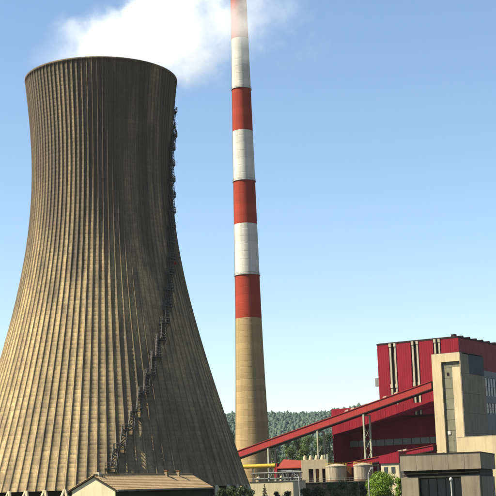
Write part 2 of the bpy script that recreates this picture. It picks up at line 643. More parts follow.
STEP = 4.15
levels = []
z = 11.0
while z < ZTOP - 3:
    levels.append(z)
    z += STEP
for i, z in enumerate(levels):
    p, n, t = shell_pt(z, .26)
    rot = Matrix((t, n, Vector((0, 0, 1)))).transposed()
    lm = MB().box(-1.25, 1.25, 0, 1.15, -.22, 0)
    for xx in (-1.1, 1.1):
        lm.bar((xx, 1.05, -.1), (xx, -.35, -1.7), .11, n=4)
        lm.bar((xx, .02, -.1), (xx, -.3, -.1), .07, n=4)
    ld = lm.build('landing', M['darksteel'], tower)
    ld.matrix_local = Matrix.Translation(p) @ rot.to_4x4()
    rl = MB()
    for xx, yy in ((-1.12, .1), (-1.12, 1.12), (0, 1.12), (1.12, 1.12), (1.12, .1)):
        rl.bar((xx, yy, -.1), (xx, yy, 1.15), .07, n=4)
    for h in (.55, 1.12):
        rl.bar((-1.12, .1, h), (-1.12, 1.12, h), .06, n=4).bar((-1.12, 1.12, h), (1.12, 1.12, h), .06, n=4).bar((1.12, 1.12, h), (1.12, .1, h), .06, n=4)
    rl.build('railing', M['darksteel'], ld)
    if i + 1 < len(levels):
        z2 = levels[i + 1]
        q, n2, t2 = shell_pt(z2, .26)
        dirn = (q - p).normalized()
        side = dirn.cross(n).normalized()
        fm = MB()
        A, B = p + n * .30 + t * .7, q + n2 * .30 - t2 * .7
        for s in (-.62, .62):
            fm.bar(A + side * s, B + side * s, .15, n=4)
            fm.bar(A + side * s + n * .6 + Vector((0, 0, .2)), B + side * s + n2 * .6 + Vector((0, 0, .9)), .08, n=4)
        for kk in range(1, 14):
            c = A.lerp(B, kk / 14)
            fm.bar(c - side * .62, c + side * .62, .07, n=4)
        for kk in range(1, 6):
            c = A.lerp(B, kk / 6)
            fm.bar(c - side * .62, c - side * .62 + n * .62, .07, n=4).bar(c - side * .62 + n * .62, c + side * .62 + n * .62, .07, n=4).bar(c + side * .62 + n * .62, c + side * .62, .07, n=4)
        fm.build('ladder_flight', M['darksteel'], tower)
p, n, t = shell_pt(axis_px(272, ax, ay), .9, 1.8)
rl = MB().box(-.25, .25, -.25, .25, -.35, .35).build('obstruction_light', M['c_red'], tower)
rl.location = p

# ------------------------------------------------------------------ chimney
CD = 540.0
cb = P(253.2, 470, CD)
cx, cy = cb.x, cb.y
chim = thing('chimney', 'very tall tapering red and white banded smokestack on a bare concrete shaft', 'chimney', (cx, cy, 0))
cyl = [-60, 0, 90, 182, 276, 319, 370, 419, 445]
cw = [7.3, 8.0, 9.5, 11.0, 12.4, 13.2, 14.6, 16.3, 17.6]
cz = [axis_px(y, cx, cy) for y in cyl]
cr = [w / FPX * depth((cx, cy, z)) for w, z in zip(cw, cz)]
cfit = np.polynomial.Polynomial.fit(cz, cr, 4)


def crad(z):
    return float(cfit(z)) if z > cz[-1] else float(cfit(cz[-1])) + (cz[-1] - z) * .07


bands = [319, 276, 225, 182, 132, 90, 40, -6, -34]
bz = [axis_px(y, cx, cy) for y in bands]


def frustum(z0, z1, step, groove=.05):
    pts = []
    zz = z0
    while zz < z1 - .3:
        e = min(zz + step, z1)
        pts += [(crad(zz) - groove, zz), (crad(zz + .15), zz + .15), (crad(e - .15), e - .15)]
        zz = e
    pts.append((crad(z1) - groove, z1))
    return pts


MB().lathe(frustum(0, bz[0], 2.6, .035), 72, cap=False).build('concrete_shaft', M['chim'], chim)
for i in range(len(bz) - 1):
    nm, mt = ('red_band', M['c_red']) if i % 2 == 0 else ('white_band', M['c_white'])
    MB().lathe(frustum(bz[i], bz[i + 1], 3.4, .04), 72, cap=False).build(nm, mt, chim)
zt = bz[-1]
MB().lathe([(crad(zt) - .1, zt), (crad(zt) + .5, zt + .1), (crad(zt) + .5, zt + 1.2), (crad(zt) - .6, zt + 1.2), (crad(zt) - .6, zt - 6)], 72, cap=False).build('rim', M['chim'], chim)
for y in (276, 182, 90):
    zz = axis_px(y, cx, cy)
    pm = MB().lathe([(crad(zz), zz - .1), (crad(zz) + .35, zz - .1), (crad(zz) + .35, zz + .05), (crad(zz), zz + .05)], 48, cap=False)
    for k in range(24):
        w = 2 * math.pi * k / 24
        r_ = crad(zz) + .3
        pm.bar((r_ * math.cos(w), r_ * math.sin(w), zz), (r_ * math.cos(w), r_ * math.sin(w), zz + 1.0), .03, n=4)
    pm.lathe([(crad(zz) + .27, zz + .95), (crad(zz) + .33, zz + .95), (crad(zz) + .33, zz + 1.02), (crad(zz) + .27, zz + 1.02)], 48, cap=False)
    pm.build('service_platform', M['steel'], chim)
lm = MB()
w = R(200)
for dz in (-.012, .012):
    for i in range(60):
        z0, z1 = 3 + i * (zt - 3) / 60, 3 + (i + 1) * (zt - 3) / 60
        lm.bar(((crad(z0) + .25) * math.cos(w + dz * 3), (crad(z0) + .25) * math.sin(w + dz * 3), z0), ((crad(z1) + .25) * math.cos(w + dz * 3), (crad(z1) + .25) * math.sin(w + dz * 3), z1), .05, n=4, cap=False)
lm.build('ladder', M['steel'], chim)

# ------------------------------------------------------------------ boiler house (the tall red block)
ROT = R(-33)
c0 = P(458, 337, 432)
FM = frame((c0.x, c0.y, 0), ROT)
TOPZ = loc(FM, 458, 337, 1, 0).z
XL = loc(FM, 377, 350, 1, 0).x
boiler = thing('boiler_house', 'tall red clad boiler house with paired cream vertical strips', 'industrial building', (c0.x, c0.y, 0), ROT)
BF = -.9                                     # the lower bunker house stands this far in front
zcut = loc(FM, 400, 399, 1, 0).z             # the tall face starts above the bunker roof
MB().box(XL, -.5, .5, 60, zcut - 6, TOPZ - .4).build('core_wall', M['slot'], boiler)
MB().box(XL, -.5, 12.5, 60, 0, zcut - 6.01).build('lower_wall', M['red'], boiler)
pan_px = [(377.2, 388.6), (396.6, 410.6), (419.2, 433.2), (441.2, 458.2)]
for a, b in pan_px:
    xa, xb = loc(FM, a, 352, 1, 0).x, loc(FM, b, 352, 1, 0).x
    if b > 457:
        xb = -.02
    MB().box(xa, xb, 0, .48, zcut - 5.9, TOPZ - .2).build('cladding_panel', M['red'], boiler)
for a, b in ((389.3, 391.0), (394.1, 395.7), (411.9, 413.6), (416.6, 418.2), (434.4, 436.0), (438.7, 440.2)):
    xa, xb = loc(FM, a, 352, 1, 0).x, loc(FM, b, 352, 1, 0).x
    s = MB().box(xa, xb, -.02, .46, zcut - 5.8, TOPZ - 1.2).build('light_strip', M['strip'], boiler)
    zc = loc(FM, 400, 386, 1, 0).z
    MB().box(xa - .12, xb + .12, -.22, .47, TOPZ - 1.18, TOPZ + .05).build('strip_cap', M['strip'], s)
    MB().box(xa - .12, xb + .12, -.25, -.03, zc - .5, zc + .9).build('strip_bracket', M['strip'], s)
yb = 0.0
for k, wd in enumerate((6.0,) * 10):
    MB().box(-.49, 0, yb + .02, yb + wd - .06, 0, TOPZ - .2).build('cladding_panel', M['red'], boiler)
    yb += wd
MB().box(XL - .1, .1, -.08, 60.1, TOPZ - .19, TOPZ + .35).box(XL + .5, -.5, .5, 59.5, TOPZ + .36, TOPZ + .5).build('roof_edge', M['slot'], boiler)
for k in range(9):
    MB().box(-4.2, -2.6, 3.6 + 6 * k, 4.8 + 6 * k, TOPZ + .51, TOPZ + 1.6).build('roof_vent', M['slot'], boiler)
b_ = loc(FM, 376.5, 382, 1, 0)
MB().box(b_.x - .7, XL - .02, .3, 1.3, b_.z - 1.6, b_.z + 1.4).build('wall_fan_box', M['steel'], boiler)

# ------------------------------------------------------------------ stair tower in front of its corner
SF = -7.6
sc = loc(FM, 459.7, 352, 1, SF)
sl = loc(FM, 431.2, 355, 1, SF)
SR, SL, STOP = sc.x, sl.x, sc.z
SB = loc(FM, 484, 362, 0, SR).y              # rear end of its right face
stair = thing('stair_tower', 'cream stair tower with a sunken grey block strip in front of the red boiler house', 'tower', (c0.x, c0.y, 0), ROT)
x1 = loc(FM, 443.2, 400, 1, SF).x
x2 = loc(FM, 454.0, 400, 1, SF).x
zA = loc(FM, 450, 361.5, 1, SF).z
zB = loc(FM, 455, 367, 1, SF).z
MB().box(SL, x1, SF, SF + 2.4, 0, zA).build('pier', M['cream'], stair)
MB().box(x2, SR - .3, SF, SF + 2.4, 0, zB).build('pier', M['cream'], stair)
MB().box(SL, SR - .3, SF, SF + 2.4, zA + .003, STOP).build('head_beam', M['cream'], stair)
zs_ = np.linspace(2, zB, 13)
prev = None
for k in range(12):
    MB().box(x1 + .05, x2 - .05, SF + .75, SF + 1.4, zs_[k] + .05, zs_[k + 1] - .05).build('block_panel', M['greyblock'], stair)
MB().box(x1 + .05, SR - .35, SF + .75, SF + 1.4, zB + .05, zA - .05).build('block_panel', M['greyblock'], stair)
w_ = loc(FM, 449.5, 433, 1, SF + .7)
MB().box(w_.x - .5, w_.x + .5, SF + .5, SF + .74, w_.z - .5, w_.z + .6).build('wall_lamp', M['white'], stair)
w_ = loc(FM, 448, 374, 1, SF + .7)
MB().box(w_.x - .35, w_.x + .35, SF + .6, SF + .74, w_.z - .5, w_.z + .5).build('vent_hole', M['slot'], stair)
MB().box(SL + .02, SR - .4, SF + 2.41, SB, 0, STOP - .3).build('core_wall', M['precast'], stair)
ny = 3
ys = np.linspace(SF + .01, SB, ny + 1)
zr = np.linspace(2, STOP - .35, 8)
for a in range(ny):
    for b in range(7):
        if a >= 1 and b == 6:
            MB().box(SR - .38, SR - .16, ys[a] + .04, ys[a + 1] - .04, zr[b] + .04, zr[b + 1] - .04).build('louvre_panel', M['slate'], stair)
        else:
            MB().box(SR - .38, SR, ys[a] + .04, ys[a + 1] - .04, zr[b] + .04, zr[b + 1] - .04).build('wall_panel', M['precast'], stair)
MB().box(SL + .3, SR - .3, SF + .3, SB - .1, STOP + .003, STOP + .2).build('roof', M['roofgrey'], stair)

# ------------------------------------------------------------------ office wing beside it
OX = SR - 1.0
office = thing('office_wing', 'grey office wing with dark ribbon windows right of the stair tower', 'office building', (c0.x, c0.y, 0), ROT)
oy0, oy1 = SB + .05, SB + 40
zo = [loc(FM, 489, y, 0, OX).z for y in (371.5, 378, 396, 403, 413, 430)]
MB().box(0.05, OX - .5, oy0, oy1, 0, zo[0] - .3).build('core_wall', M['slot'], office)
for a, b in ((1, 0), (3, 2), (5, 4)):
    MB().box(.06, OX, oy0, oy1, zo[a], zo[b]).build('spandrel', M['pale'], office)
MB().box(.06, OX, oy0, oy1, 0, zo[5] - .004).build('plinth', M['precast'], office)
for a, b in ((2, 1), (4, 3)):
    for k in range(16):
        ya = oy0 + .05 + k * 2.48
        wnd = MB().box(OX - .49, OX - .32, ya + .06, ya + 2.4, zo[a] + .03, zo[b] - .03).build('window_pane', M['bluegl'], office)
        MB().box(OX - .48, OX - .15, ya - .05, ya + .05, zo[a] + .02, zo[b] - .02).box(OX - .31, OX - .2, ya + .07, ya + 2.39, (zo[a] + zo[b]) / 2 - .06, (zo[a] + zo[b]) / 2 + .06).build('window_frame', M['pale'], wnd)

# ------------------------------------------------------------------ cream annex in front
AF = -17.0
al = loc(FM, 457.3, 437.6, 1, AF)
annex = thing('annex_block', 'low sunlit cream wall block with flat roof below the stair tower', 'building', (c0.x, c0.y, 0), ROT)
MB().box(al.x, al.x + 42, AF, AF + .5, 0, al.z).build('front_wall', M['cream'], annex)
MB().box(al.x, al.x + .5, AF + .503, SF - 1.2, 0, al.z).build('side_wall', M['cream'], annex)
MB().box(al.x + 41.5, al.x + 42, AF + .503, SF - 1.2, 0, al.z).build('side_wall', M['cream'], annex)
MB().box(al.x + .503, al.x + 41.497, AF + .503, SF - 1.2, al.z - 1.0, al.z - .6).build('roof', M['roofgrey'], annex)
MB().box(al.x - .06, al.x + 42.06, AF - .06, AF + .56, al.z + .003, al.z + .12).build('coping', M['cream2'], annex)

# ------------------------------------------------------------------ bunker house (lower red building with a deep shaded recess)
bunker = thing('bunker_house', 'lower dark red hall with a deep shaded bay under its slanted red front', 'industrial building', (c0.x, c0.y, 0), ROT)
q = {k: loc(FM, px, py, 1, BF) for k, (px, py) in dict(tl=(331, 409.5), bl=(332, 435), tr=(432, 398.5), br=(432, 404)).items()}
xl, xr = q['tl'].x, SL - .1
ztl, ztr, zbl, zbr = q['tl'].z, q['tr'].z - 1.0, q['bl'].z, q['br'].z
npan = 6
for k in range(npan):
    f0, f1 = k / npan, (k + 1) / npan
    X0, X1 = xl + (xr - xl) * f0 + .04, xl + (xr - xl) * f1 - .04
    MB().slant(X0, X1, BF, BF + .4, zbl + (zbr - zbl) * f0, ztl + (ztr - ztl) * f0, zbl + (zbr - zbl) * f1, ztl + (ztr - ztl) * f1).build('front_panel', M['red'], bunker)
MB().slant(xl, xr, BF + .42, 11.9, zbl - .01, zbl + .4, zbr - .01, zbr + .4).build('soffit', M['red'], bunker)
MB().slant(xl, xr, BF + .42, 11.9, ztl - .4, ztl - .02, ztr - .4, ztr - .02).build('roof', M['roofgrey'], bunker)
MB().box(xl, xl + .4, BF + .42, 11.9, 0, zbl - .02).build('end_wall', M['red'], bunker)
MB().slant(xl, xl + .4, BF + .43, 11.9, zbl + .41, ztl - .41, zbl + .41, ztl - .41).build('end_wall', M['red'], bunker)
for k in range(npan * 2):
    f0, f1 = k / npan / 2, (k + 1) / npan / 2
    X0, X1 = xl + .41 + (xr - xl - .41) * f0 + .03, xl + .41 + (xr - xl - .41) * f1 - .03
    MB().slant(X0, X1, 10.6, 11.0, 0, zbl + (zbr - zbl) * f0 - .02, 0, zbl + (zbr - zbl) * f1 - .02).build('back_panel', M['red'], bunker)
zw0, zw1 = loc(FM, 355, 447, 1, 10.5).z, loc(FM, 355, 441, 1, 10.5).z
for k in range(14):
    X0 = xl + 1.2 + k * 3.6
    if X0 + 3.4 < xr:
        MB().box(X0, X0 + 3.3, 10.35, 10.58, zw0, zw1).build('window_pane', M['pale'], bunker)

# ------------------------------------------------------------------ conveyor galleries
def gallery(name, label, y0, y1, pts, mat, roofmat, plen, legs, vents, group):
    """pts: pixel ends ((px, top, bottom) left, right) on the plane y0; legs: pixel columns."""
    a_t, a_b = loc(FM, pts[0][0], pts[0][1], 1, y0), loc(FM, pts[0][0], pts[0][2], 1, y0)
    b_t, b_b = loc(FM, pts[1][0], pts[1][1], 1, y0), loc(FM, pts[1][0], pts[1][2], 1, y0)
    t = thing(name, label, 'conveyor', (c0.x, c0.y, 0), ROT, group)
    x0, x1 = a_t.x, b_t.x
    sl_ = (b_b.z - a_b.z) / (x1 - x0)
    hgt = ((b_t.z - b_b.z) + (a_t.z - a_b.z)) / 2
    n = max(1, round((x1 - x0) / plen))
    L = (x1 - x0) / n
    zb = lambda x: a_b.z + (x - x0) * sl_
    pm = None
    for k in range(n):
        X = x0 + k * L
        if pm is None:
            pm = MB().slant(.03, L - .03, 0, .2, .03 * sl_ + .35, .03 * sl_ + hgt - .2, (L - .03) * sl_ + .35, (L - .03) * sl_ + hgt - .2).build('side_panel', mat, t)
            bm_ = MB().slant(.03, L - .03, 0, .2, .03 * sl_ + .35, .03 * sl_ + hgt - .2, (L - .03) * sl_ + .35, (L - .03) * sl_ + hgt - .2).build('side_panel', mat, t)
            rm = MB().slant(.02, L - .02, y0 - .25, y1 + .25, .02 * sl_ + hgt - .19, .02 * sl_ + hgt, (L - .02) * sl_ + hgt - .19, (L - .02) * sl_ + hgt).build('roof_sheet', roofmat, t)
            p_, q_, r_ = pm, bm_, rm
        else:
            p_, q_, r_ = share(pm), share(bm_), share(rm)
        p_.location, q_.location, r_.location = (X, y0, zb(X)), (X, y1 - .2, zb(X)), (X, 0, zb(X))
    MB().slant(x0, x1, y0 - .1, y1 + .1, zb(x0), zb(x0) + .34, zb(x1), zb(x1) + .34).build('floor_girder', M['slot'], t)
    MB().slant(x0 + .05, x1 - .05, y0 + .21, y1 - .21, zb(x0) + .35, zb(x0) + hgt - .22, zb(x1) + .35, zb(x1) + hgt - .22).build('belt_core', M['slot'], t)
    for px, ybot in legs:
        X = loc(FM, px, ybot, 1, y0 + .3).x
        for yy, nm in ((y0 + .3, 0), (y0 + 5.0, 1)):
            lg = MB().box(X - .28, X + .28, yy - .28, yy + .28, 0, zb(X) - (.02 if nm == 0 else .6))
            lg.build('trestle_leg', M['post'], t)
        br = MB()
        zz = 1.0
        while zz < zb(X) - 5:
            br.bar((X, y0 + .6, zz), (X, y0 + 4.7, zz + 4), .1, n=4).bar((X, y0 + 4.7, zz), (X, y0 + .6, zz + 4), .1, n=4)
            zz += 4.2
        br.bar((X, y0 + .1, zb(X) - .4), (X, y0 + 5.3, zb(X) - .4), .3, n=4)
        if br.v:
            br.build('cross_brace', M['post'], t)
    for px, py in vents:
        v = loc(FM, px, py, 1, y0 + .8)
        zz = zb(v.x) + hgt
        MB().slant(v.x - .7, v.x + .7, y0 + .3, y0 + 1.4, zz - .7 * sl_ + .003, zz - .7 * sl_ + .55, zz + .7 * sl_ + .003, zz + .7 * sl_ + .55).build('roof_vent', M['strip'], t)
    return t


CY0, CY1 = -7.5, -4.3
gallery('conveyor_gallery', 'long sunlit red inclined conveyor gallery climbing on steel trestles to the stair tower', CY0, CY1,
        ((214, 459.5, 467), (431, 380.5, 389.5)), M['orange'], M['orange'], 5.0,
        ((269, 475), (318.3, 455), (365.3, 455)), ((347, 411), (353, 408), (385, 393.5), (396, 389.5)), 'inclined red conveyor galleries')
gallery('conveyor_gallery', 'short low red conveyor gallery at the foot of the dark bay', -12.5, -9.5,
        ((347, 464.5, 469), (433, 443, 451)), M['red'], M['redroof'], 5.0, ((372, 470), (412, 470)), ((400, 448), (405, 446.5)), 'inclined red conveyor galleries')

# ------------------------------------------------------------------ flat-roofed gatehouse building in front on the right
RB = R(-17)
b0 = P(480, 452.3, 200)
FB = frame((b0.x, b0.y, 0), RB)
BT = loc(FB, 480, 452.3, 1, 0).z
BL = loc(FB, 399.7, 456, 1, 0).x
zf = loc(FB, 479, 468.5, 1, 0).z
gate = thing('flat_roofed_building', 'flat roofed grey brown concrete building with deep fascia and dark glazed front', 'building', (b0.x, b0.y, 0), RB)
edges = np.linspace(BL, 0, 6)
for k in range(5):
    MB().box(edges[k] + .02, edges[k + 1] - .02, 0, .35, zf, BT).build('fascia_panel', M['precast'], gate)
for k in range(5):
    MB().box(-.35, 0, .37 + k * 4, .33 + (k + 1) * 4, zf, BT).build('fascia_panel', M['precast'], gate)
MB().box(BL, -.36, .36, 20.4, zf + .02, BT - .5).build('roof', M['roofgrey'], gate)
MB().box(BL - .08, .08, -.08, .45, BT + .003, BT + .14).box(-.36, .08, .453, 20.4, BT + .003, BT + .14).build('roof_edge_flashing', M['timber'], gate)
zp = loc(FB, 410, 477.5, 1, .5).z
pa, pb = loc(FB, 401.5, 485, 1, .5).x, loc(FB, 418.5, 485, 1, .5).x
MB().box(pa, pb, .5, 1.6, 0, zp).build('pillar', M['precast2'], gate)
pc, pd = loc(FB, 461.5, 485, 1, .5).x, loc(FB, 480.5, 485, 1, .5).x
MB().box(pc, min(pd, -.4), .5, 1.6, 0, zp + .1).build('pillar', M['precast'], gate)
MB().box(BL + .2, -.5, 1.75, 2.0, zp + .15, zf + .01).build('clerestory', M['dark'], gate)
MB().box(BL + .2, -.5, 1.4, 2.0, zp - .15, zp + .12).box(pa + .1, pd - .3, 1.3, 1.39, zp + .5, zp + .62).build('lintel', M['precast'], gate)
gx_ = np.linspace(pb + .02, pc - .02, 6)
for k in range(5):
    for z0, z1 in ((.3, zp * .48), (zp * .5, zp - .2)):
        pane = MB().box(gx_[k] + .06, gx_[k + 1] - .06, 2.1, 2.16, z0, z1).build('window_pane', M['glass'], gate)
        MB().box(gx_[k] - .05, gx_[k] + .05, 1.95, 2.2, z0, z1).box(gx_[k] + .06, gx_[k + 1] - .06, 2.0, 2.09, z1 - .1, z1).build('window_frame', M['dark'], pane)
MB().box(BL + .3, -.5, 2.5, 20.3, 0, zf).build('core_wall', M['dark'], gate)
for k in range(5):
    MB().box(-.49, -.2, 2.0 + k * 3.6, 5.4 + k * 3.6, 0, zf - 1.2).build('side_wall_panel', M['precast'], gate)

# ------------------------------------------------------------------ cottage at the foot of the tower
RH = R(-24)
h0 = P(92.8, 475.4, 150)
FH = frame((h0.x, h0.y, 0), RH)
house = thing('long_house', 'long low cream house with a tan pitched roof at the foot of the cooling tower', 'house', (h0.x, h0.y, 0), RH)
RZ = h0.z
er, el = loc(FH, 117.3, 490.3, 1, 0), loc(FH, 67.5, 491.2, 1, 0)
HL = loc(FH, 192, 477, 0, 0).y
EZ = (er.z + el.z) / 2
W1, W0 = er.x, el.x
EZ0, EZ1 = el.z, er.z
wall_w0, wall_w1 = W0 + .45, W1 - .4


def roofz(x):
    return RZ + (x / W1 * (EZ1 - RZ) if x > 0 else x / W0 * (EZ0 - RZ))


MB().prism([(wall_w0, 0), (wall_w1, 0), (wall_w1, roofz(wall_w1) - .24), (0, RZ - .24), (wall_w0, roofz(wall_w0) - .24)], .22, HL - .4).build('wall', M['housewall'], house)
# tiled slopes: courses that step down the slope, with rolled tile columns
def slope(xe, ze, name):
    rows, cols = 9, int(HL / .36)
    vs, fs = [], []
    for r_ in range(rows):
        for e in (0, 1):
            f = (r_ + e) / rows
            for c in range(cols * 2 + 1):
                wv = .045 * (1 if c % 2 else -1)
                lift = .05 * e + .03
                vs.append((xe * f, HL * c / (cols * 2), RZ + (ze - RZ) * f + wv + lift))
    n = cols * 2 + 1
    for r_ in range(rows * 2 - 1):
        for c in range(n - 1):
            a = r_ * n + c
            q_ = (a, a + n, a + n + 1, a + 1)
            fs.append(q_ if xe > 0 else q_[::-1])
    return MB().add(vs, fs).build(name, M['rooftile'], house)


slope(W1, EZ1, 'roof_slope')
slope(W0, EZ0, 'roof_slope')
MB().prism([(W0, EZ0 - .17), (W0, EZ0 - .02), (0, RZ - .02), (W1, EZ1 - .02), (W1, EZ1 - .17), (0, RZ - .2)][::-1], .02, HL - .02).build('roof_deck', M['timber'], house)
MB().bar((0, -.05, RZ + .06), (0, HL + .05, RZ + .06), .14, n=8).build('ridge_cap', M['rooftile'], house)
for px in (166.5, 178.5):
    v = loc(FH, px, 474, 0, .25)
    pot = MB().box(v.x - .18, v.x + .18, v.y - .22, v.y + .22, RZ - .2, RZ + .5).build('chimney_pot', M['rooftile'], house)
    MB().box(v.x - .24, v.x + .24, v.y - .28, v.y + .28, RZ + .503, RZ + .6).build('cap', M['rust'], pot)
v = loc(FH, 99, 476, 0, .1)
MB().box(-.2, .25, v.y - .3, v.y + .3, RZ - .1, RZ + .38).build('ridge_vent', M['cream2'], house)
MB().bar((W1 + .06, -.02, EZ1 - .08), (W1 + .06, HL, EZ1 - .08), .09, n=8).build('gutter', M['darksteel'], house)
for ya in (.6, HL - .8):
    MB().bar((wall_w1 + .11, ya, .1), (wall_w1 + .11, ya, EZ1 - .3), .05, n=6).build('downpipe', M['darksteel'], house)
MB().box(wall_w1 + .003, wall_w1 + .05, .3, HL - .5, .1, roofz(wall_w1) - .3).build('side_wall_shade', M['wallshade'], house)  # dark sheet that paints the long side's shade over the cream wall
for k in range(7):
    ya = 2.0 + k * (HL - 5) / 7
    wv = MB().box(wall_w1 + .053, wall_w1 + .10, ya, ya + 1.1, 3.4, 4.9).build('window', M['housewall'], house)
    MB().box(wall_w1 + .103, wall_w1 + .12, ya + .1, ya + 1.0, 3.5, 4.8).build('pane', M['glass'], wv)

# ------------------------------------------------------------------ small plant between tower and boiler house
def flat_building(name, label, cat, px0, px1, ptop, Y, dpt, wall, rz=ROT, group=None):
    a = P(px0, ptop, Y)
    fr = frame((a.x, a.y, 0), rz)
    b = loc(fr, px1, ptop, 1, 0)
    t = thing(name, label, cat, (a.x, a.y, 0), rz, group)
    MB().box(0, b.x, 0, dpt, 0, a.z - .2).build('wall', wall, t)
    MB().box(-.15, b.x + .15, -.15, dpt + .15, a.z - .197, a.z).build('roof', M['roofgrey'], t)
    return t, fr, b.x, a.z


t, fr, bx_, tz = flat_building('low_white_building', 'low pale cream flat building beside the foot of the chimney', 'building', 250, 293, 482, 372, 12, M['cream2'], R(-20))
for k in range(4):
    wv = MB().box(1.2 + k * 3, 2.6 + k * 3, -.06, -.003, 2.2, 3.8).build('window', M['white'], t)
    MB().box(1.3 + k * 3, 2.5 + k * 3, -.09, -.063, 2.3, 3.7).build('pane', M['glass'], wv)

# red roofed hall
a = P(277, 468, 446)
fr = frame((a.x, a.y, 0), ROT)
hall = thing('red_roofed_hall', 'small hall with orange red sloping roof right of the yellow pipe', 'industrial building', (a.x, a.y, 0), ROT)
bx = loc(fr, 304.5, 468.3, 1, 0).x
rzp = P(281, 459.5, 450).z
MB().box(.3, bx - .3, .5, 4.6, 0, a.z - .3).build('wall', M['dark'], hall)
MB().add([(-.1, 0, a.z), (bx, 0, a.z - .15), (bx - .2, 3.6, rzp - 1.0), (.6, 3.6, rzp), (-.1, 5.0, a.z), (bx, 5.0, a.z),
          (-.1, 0, a.z - .25), (bx, 0, a.z - .4), (bx, 5.0, a.z - .25), (-.1, 5.0, a.z - .25)],
         [(0, 1, 2, 3), (3, 2, 5, 4), (0, 3, 4), (1, 5, 2), (6, 7, 1, 0), (7, 8, 5, 1), (8, 9, 4, 5), (9, 6, 0, 4), (6, 9, 8, 7)]).build('roof', M['redroof'], hall)
MB().box(-1.4, -.15, .3, 2.3, a.z - 3.4, a.z + 1.6).build('end_box', M['red'], hall)
tr = MB()
for k in range(4):
    X = 1.0 + k * 2.3
    tr.bar((X, -.1, a.z - 4.6), (X + 1.1, -.1, a.z - 1.2), .10, n=4).bar((X + 1.1, -.1, a.z - 1.2), (X + 2.3, -.1, a.z - 4.6), .14, n=4)
tr.bar((.3, -.1, a.z - 4.6), (bx - .3, -.1, a.z - 4.6), .16, n=4).bar((.3, -.1, a.z - 1.1), (bx - .3, -.1, a.z - 1.1), .12, n=4)
tr.build('roof_truss', M['pale'], hall)

# yellow pipe on legs
a, b = P(243, 466.8, 425), P(275.5, 467, 421)
pipe = thing('yellow_pipe', 'fat bright yellow horizontal pipe crossing in front of the chimney base', 'pipe', (a.x, a.y, 0))
d = Vector((b.x - a.x, b.y - a.y, 0))
zp_ = a.z
pm = MB().bar((0, 0, zp_), (d.x, d.y, zp_), .68, n=16)
pm.build('pipe_run', M['yellow'], pipe)
for f in (.15, .5, .95):
    MB().bar((d.x * f, d.y * f, zp_), (d.x * f + .01, d.y * f + .5, zp_), .80, n=16).build('flange', M['yellow'], pipe)
for f in (.3, .8):
    MB().box(d.x * f - .2, d.x * f + .2, d.y * f - .2, d.y * f + .2, 0, zp_ - .69).build('support_leg', M['steel'], pipe)

# crusher tower with pinnacles
a = P(301, 460, 436)
fr = frame((a.x, a.y, 0), R(-8))
bx = loc(fr, 327.5, 460, 1, 0).x
crush = thing('concrete_crusher_house', 'cream concrete frame tower with a row of stubby pinnacles on its roof', 'industrial building', (a.x, a.y, 0), R(-8))
zb1 = loc(fr, 310, 469, 1, 0).z
zb2 = loc(fr, 310, 464, 1, 0).z
for f0, f1 in ((0, .27), (.45, .53), (.66, .78), (.9, 1.0)):
    MB().box(bx * f0, bx * f1, 0, 1.6, 0, zb1).build('column', M['cream2'], crush)
MB().box(0, bx, 0, 1.8, zb1 + .003, zb2).build('beam', M['cream2'], crush)
MB().box(0, bx, 0, 8, zb2 + .003, a.z).build('upper_wall', M['cream'], crush)
MB().box(.3, bx - .3, 3.5, 8, 0, zb1).build('back_wall', M['slot'], crush)
MB().box(bx * .56, bx * .63, .4, .9, 0, zb1 - .2).build('drain_pipe', M['rust'], crush)
for f in (.14, .36, .58, .8):
    X = bx * f
    MB().lathe([(.75, a.z + .003), (.62, a.z + .7), (.30, a.z + 1.5)], 10, (X, 1.0)).build('pinnacle', M['cream'], crush)
MB().box(bx * .95, bx * 1.02, -.3, .4, 0, a.z + 1.7).build('corner_post', M['post'], crush)

# tanks
for px0, px1, py, Y, lab in ((326, 346.5, 467, 432, 'stained pale storage tank beside the cream pinnacled tower'),
                             (353.5, 372, 466, 428, 'stained pale storage tank half hidden by the bright green tree')):
    a, b = P(px0, py, Y), P(px1, py, Y)
    r_ = (b.x - a.x) / 2
    t = thing('storage_tank', lab, 'tank', ((a.x + b.x) / 2, Y, 0), 0, 'stained storage tanks')
    MB().lathe([(r_, 0), (r_, a.z)], 40).build('tank_wall', M['tank'], t, False)
    MB().lathe([(r_ + .15, a.z + .003), (r_ + .15, a.z + .2), (r_ * .6, a.z + .75), (.3, a.z + 1.0)], 40).build('tank_roof', M['tank'], t)
    for h in (.3, .62):
        MB().lathe([(r_ + .003, a.z * h), (r_ + .1, a.z * h), (r_ + .1, a.z * h + .2), (r_ + .003, a.z * h + .2)], 40, cap=False).build('hoop', M['rust'], t)
    rl = MB()
    for k in range(16):
        w = 2 * math.pi * k / 16
        rl.bar((r_ * math.cos(w), r_ * math.sin(w), a.z + .2), (r_ * math.cos(w), r_ * math.sin(w), a.z + 1.2), .04, n=4)
    rl.lathe([(r_ - .03, a.z + 1.15), (r_ + .03, a.z + 1.15), (r_ + .03, a.z + 1.22), (r_ - .03, a.z + 1.22)], 40, cap=False)
    rl.build('railing', M['yellow'], t)

a = P(348.5, 466, 436)
t = thing('steel_hopper', 'rusty orange steel hopper standing between the two stained tanks', 'hopper', (a.x, a.y, 0))
MB().box(-.9, .9, -.9, .9, a.z - 4.5, a.z).build('bin', M['rust'], t)
for sx in (-.8, .8):
    for sy in (-.8, .8):
        MB().box(sx - .12, sx + .12, sy - .12, sy + .12, 0, a.z - 4.503).build('leg', M['rust'], t)

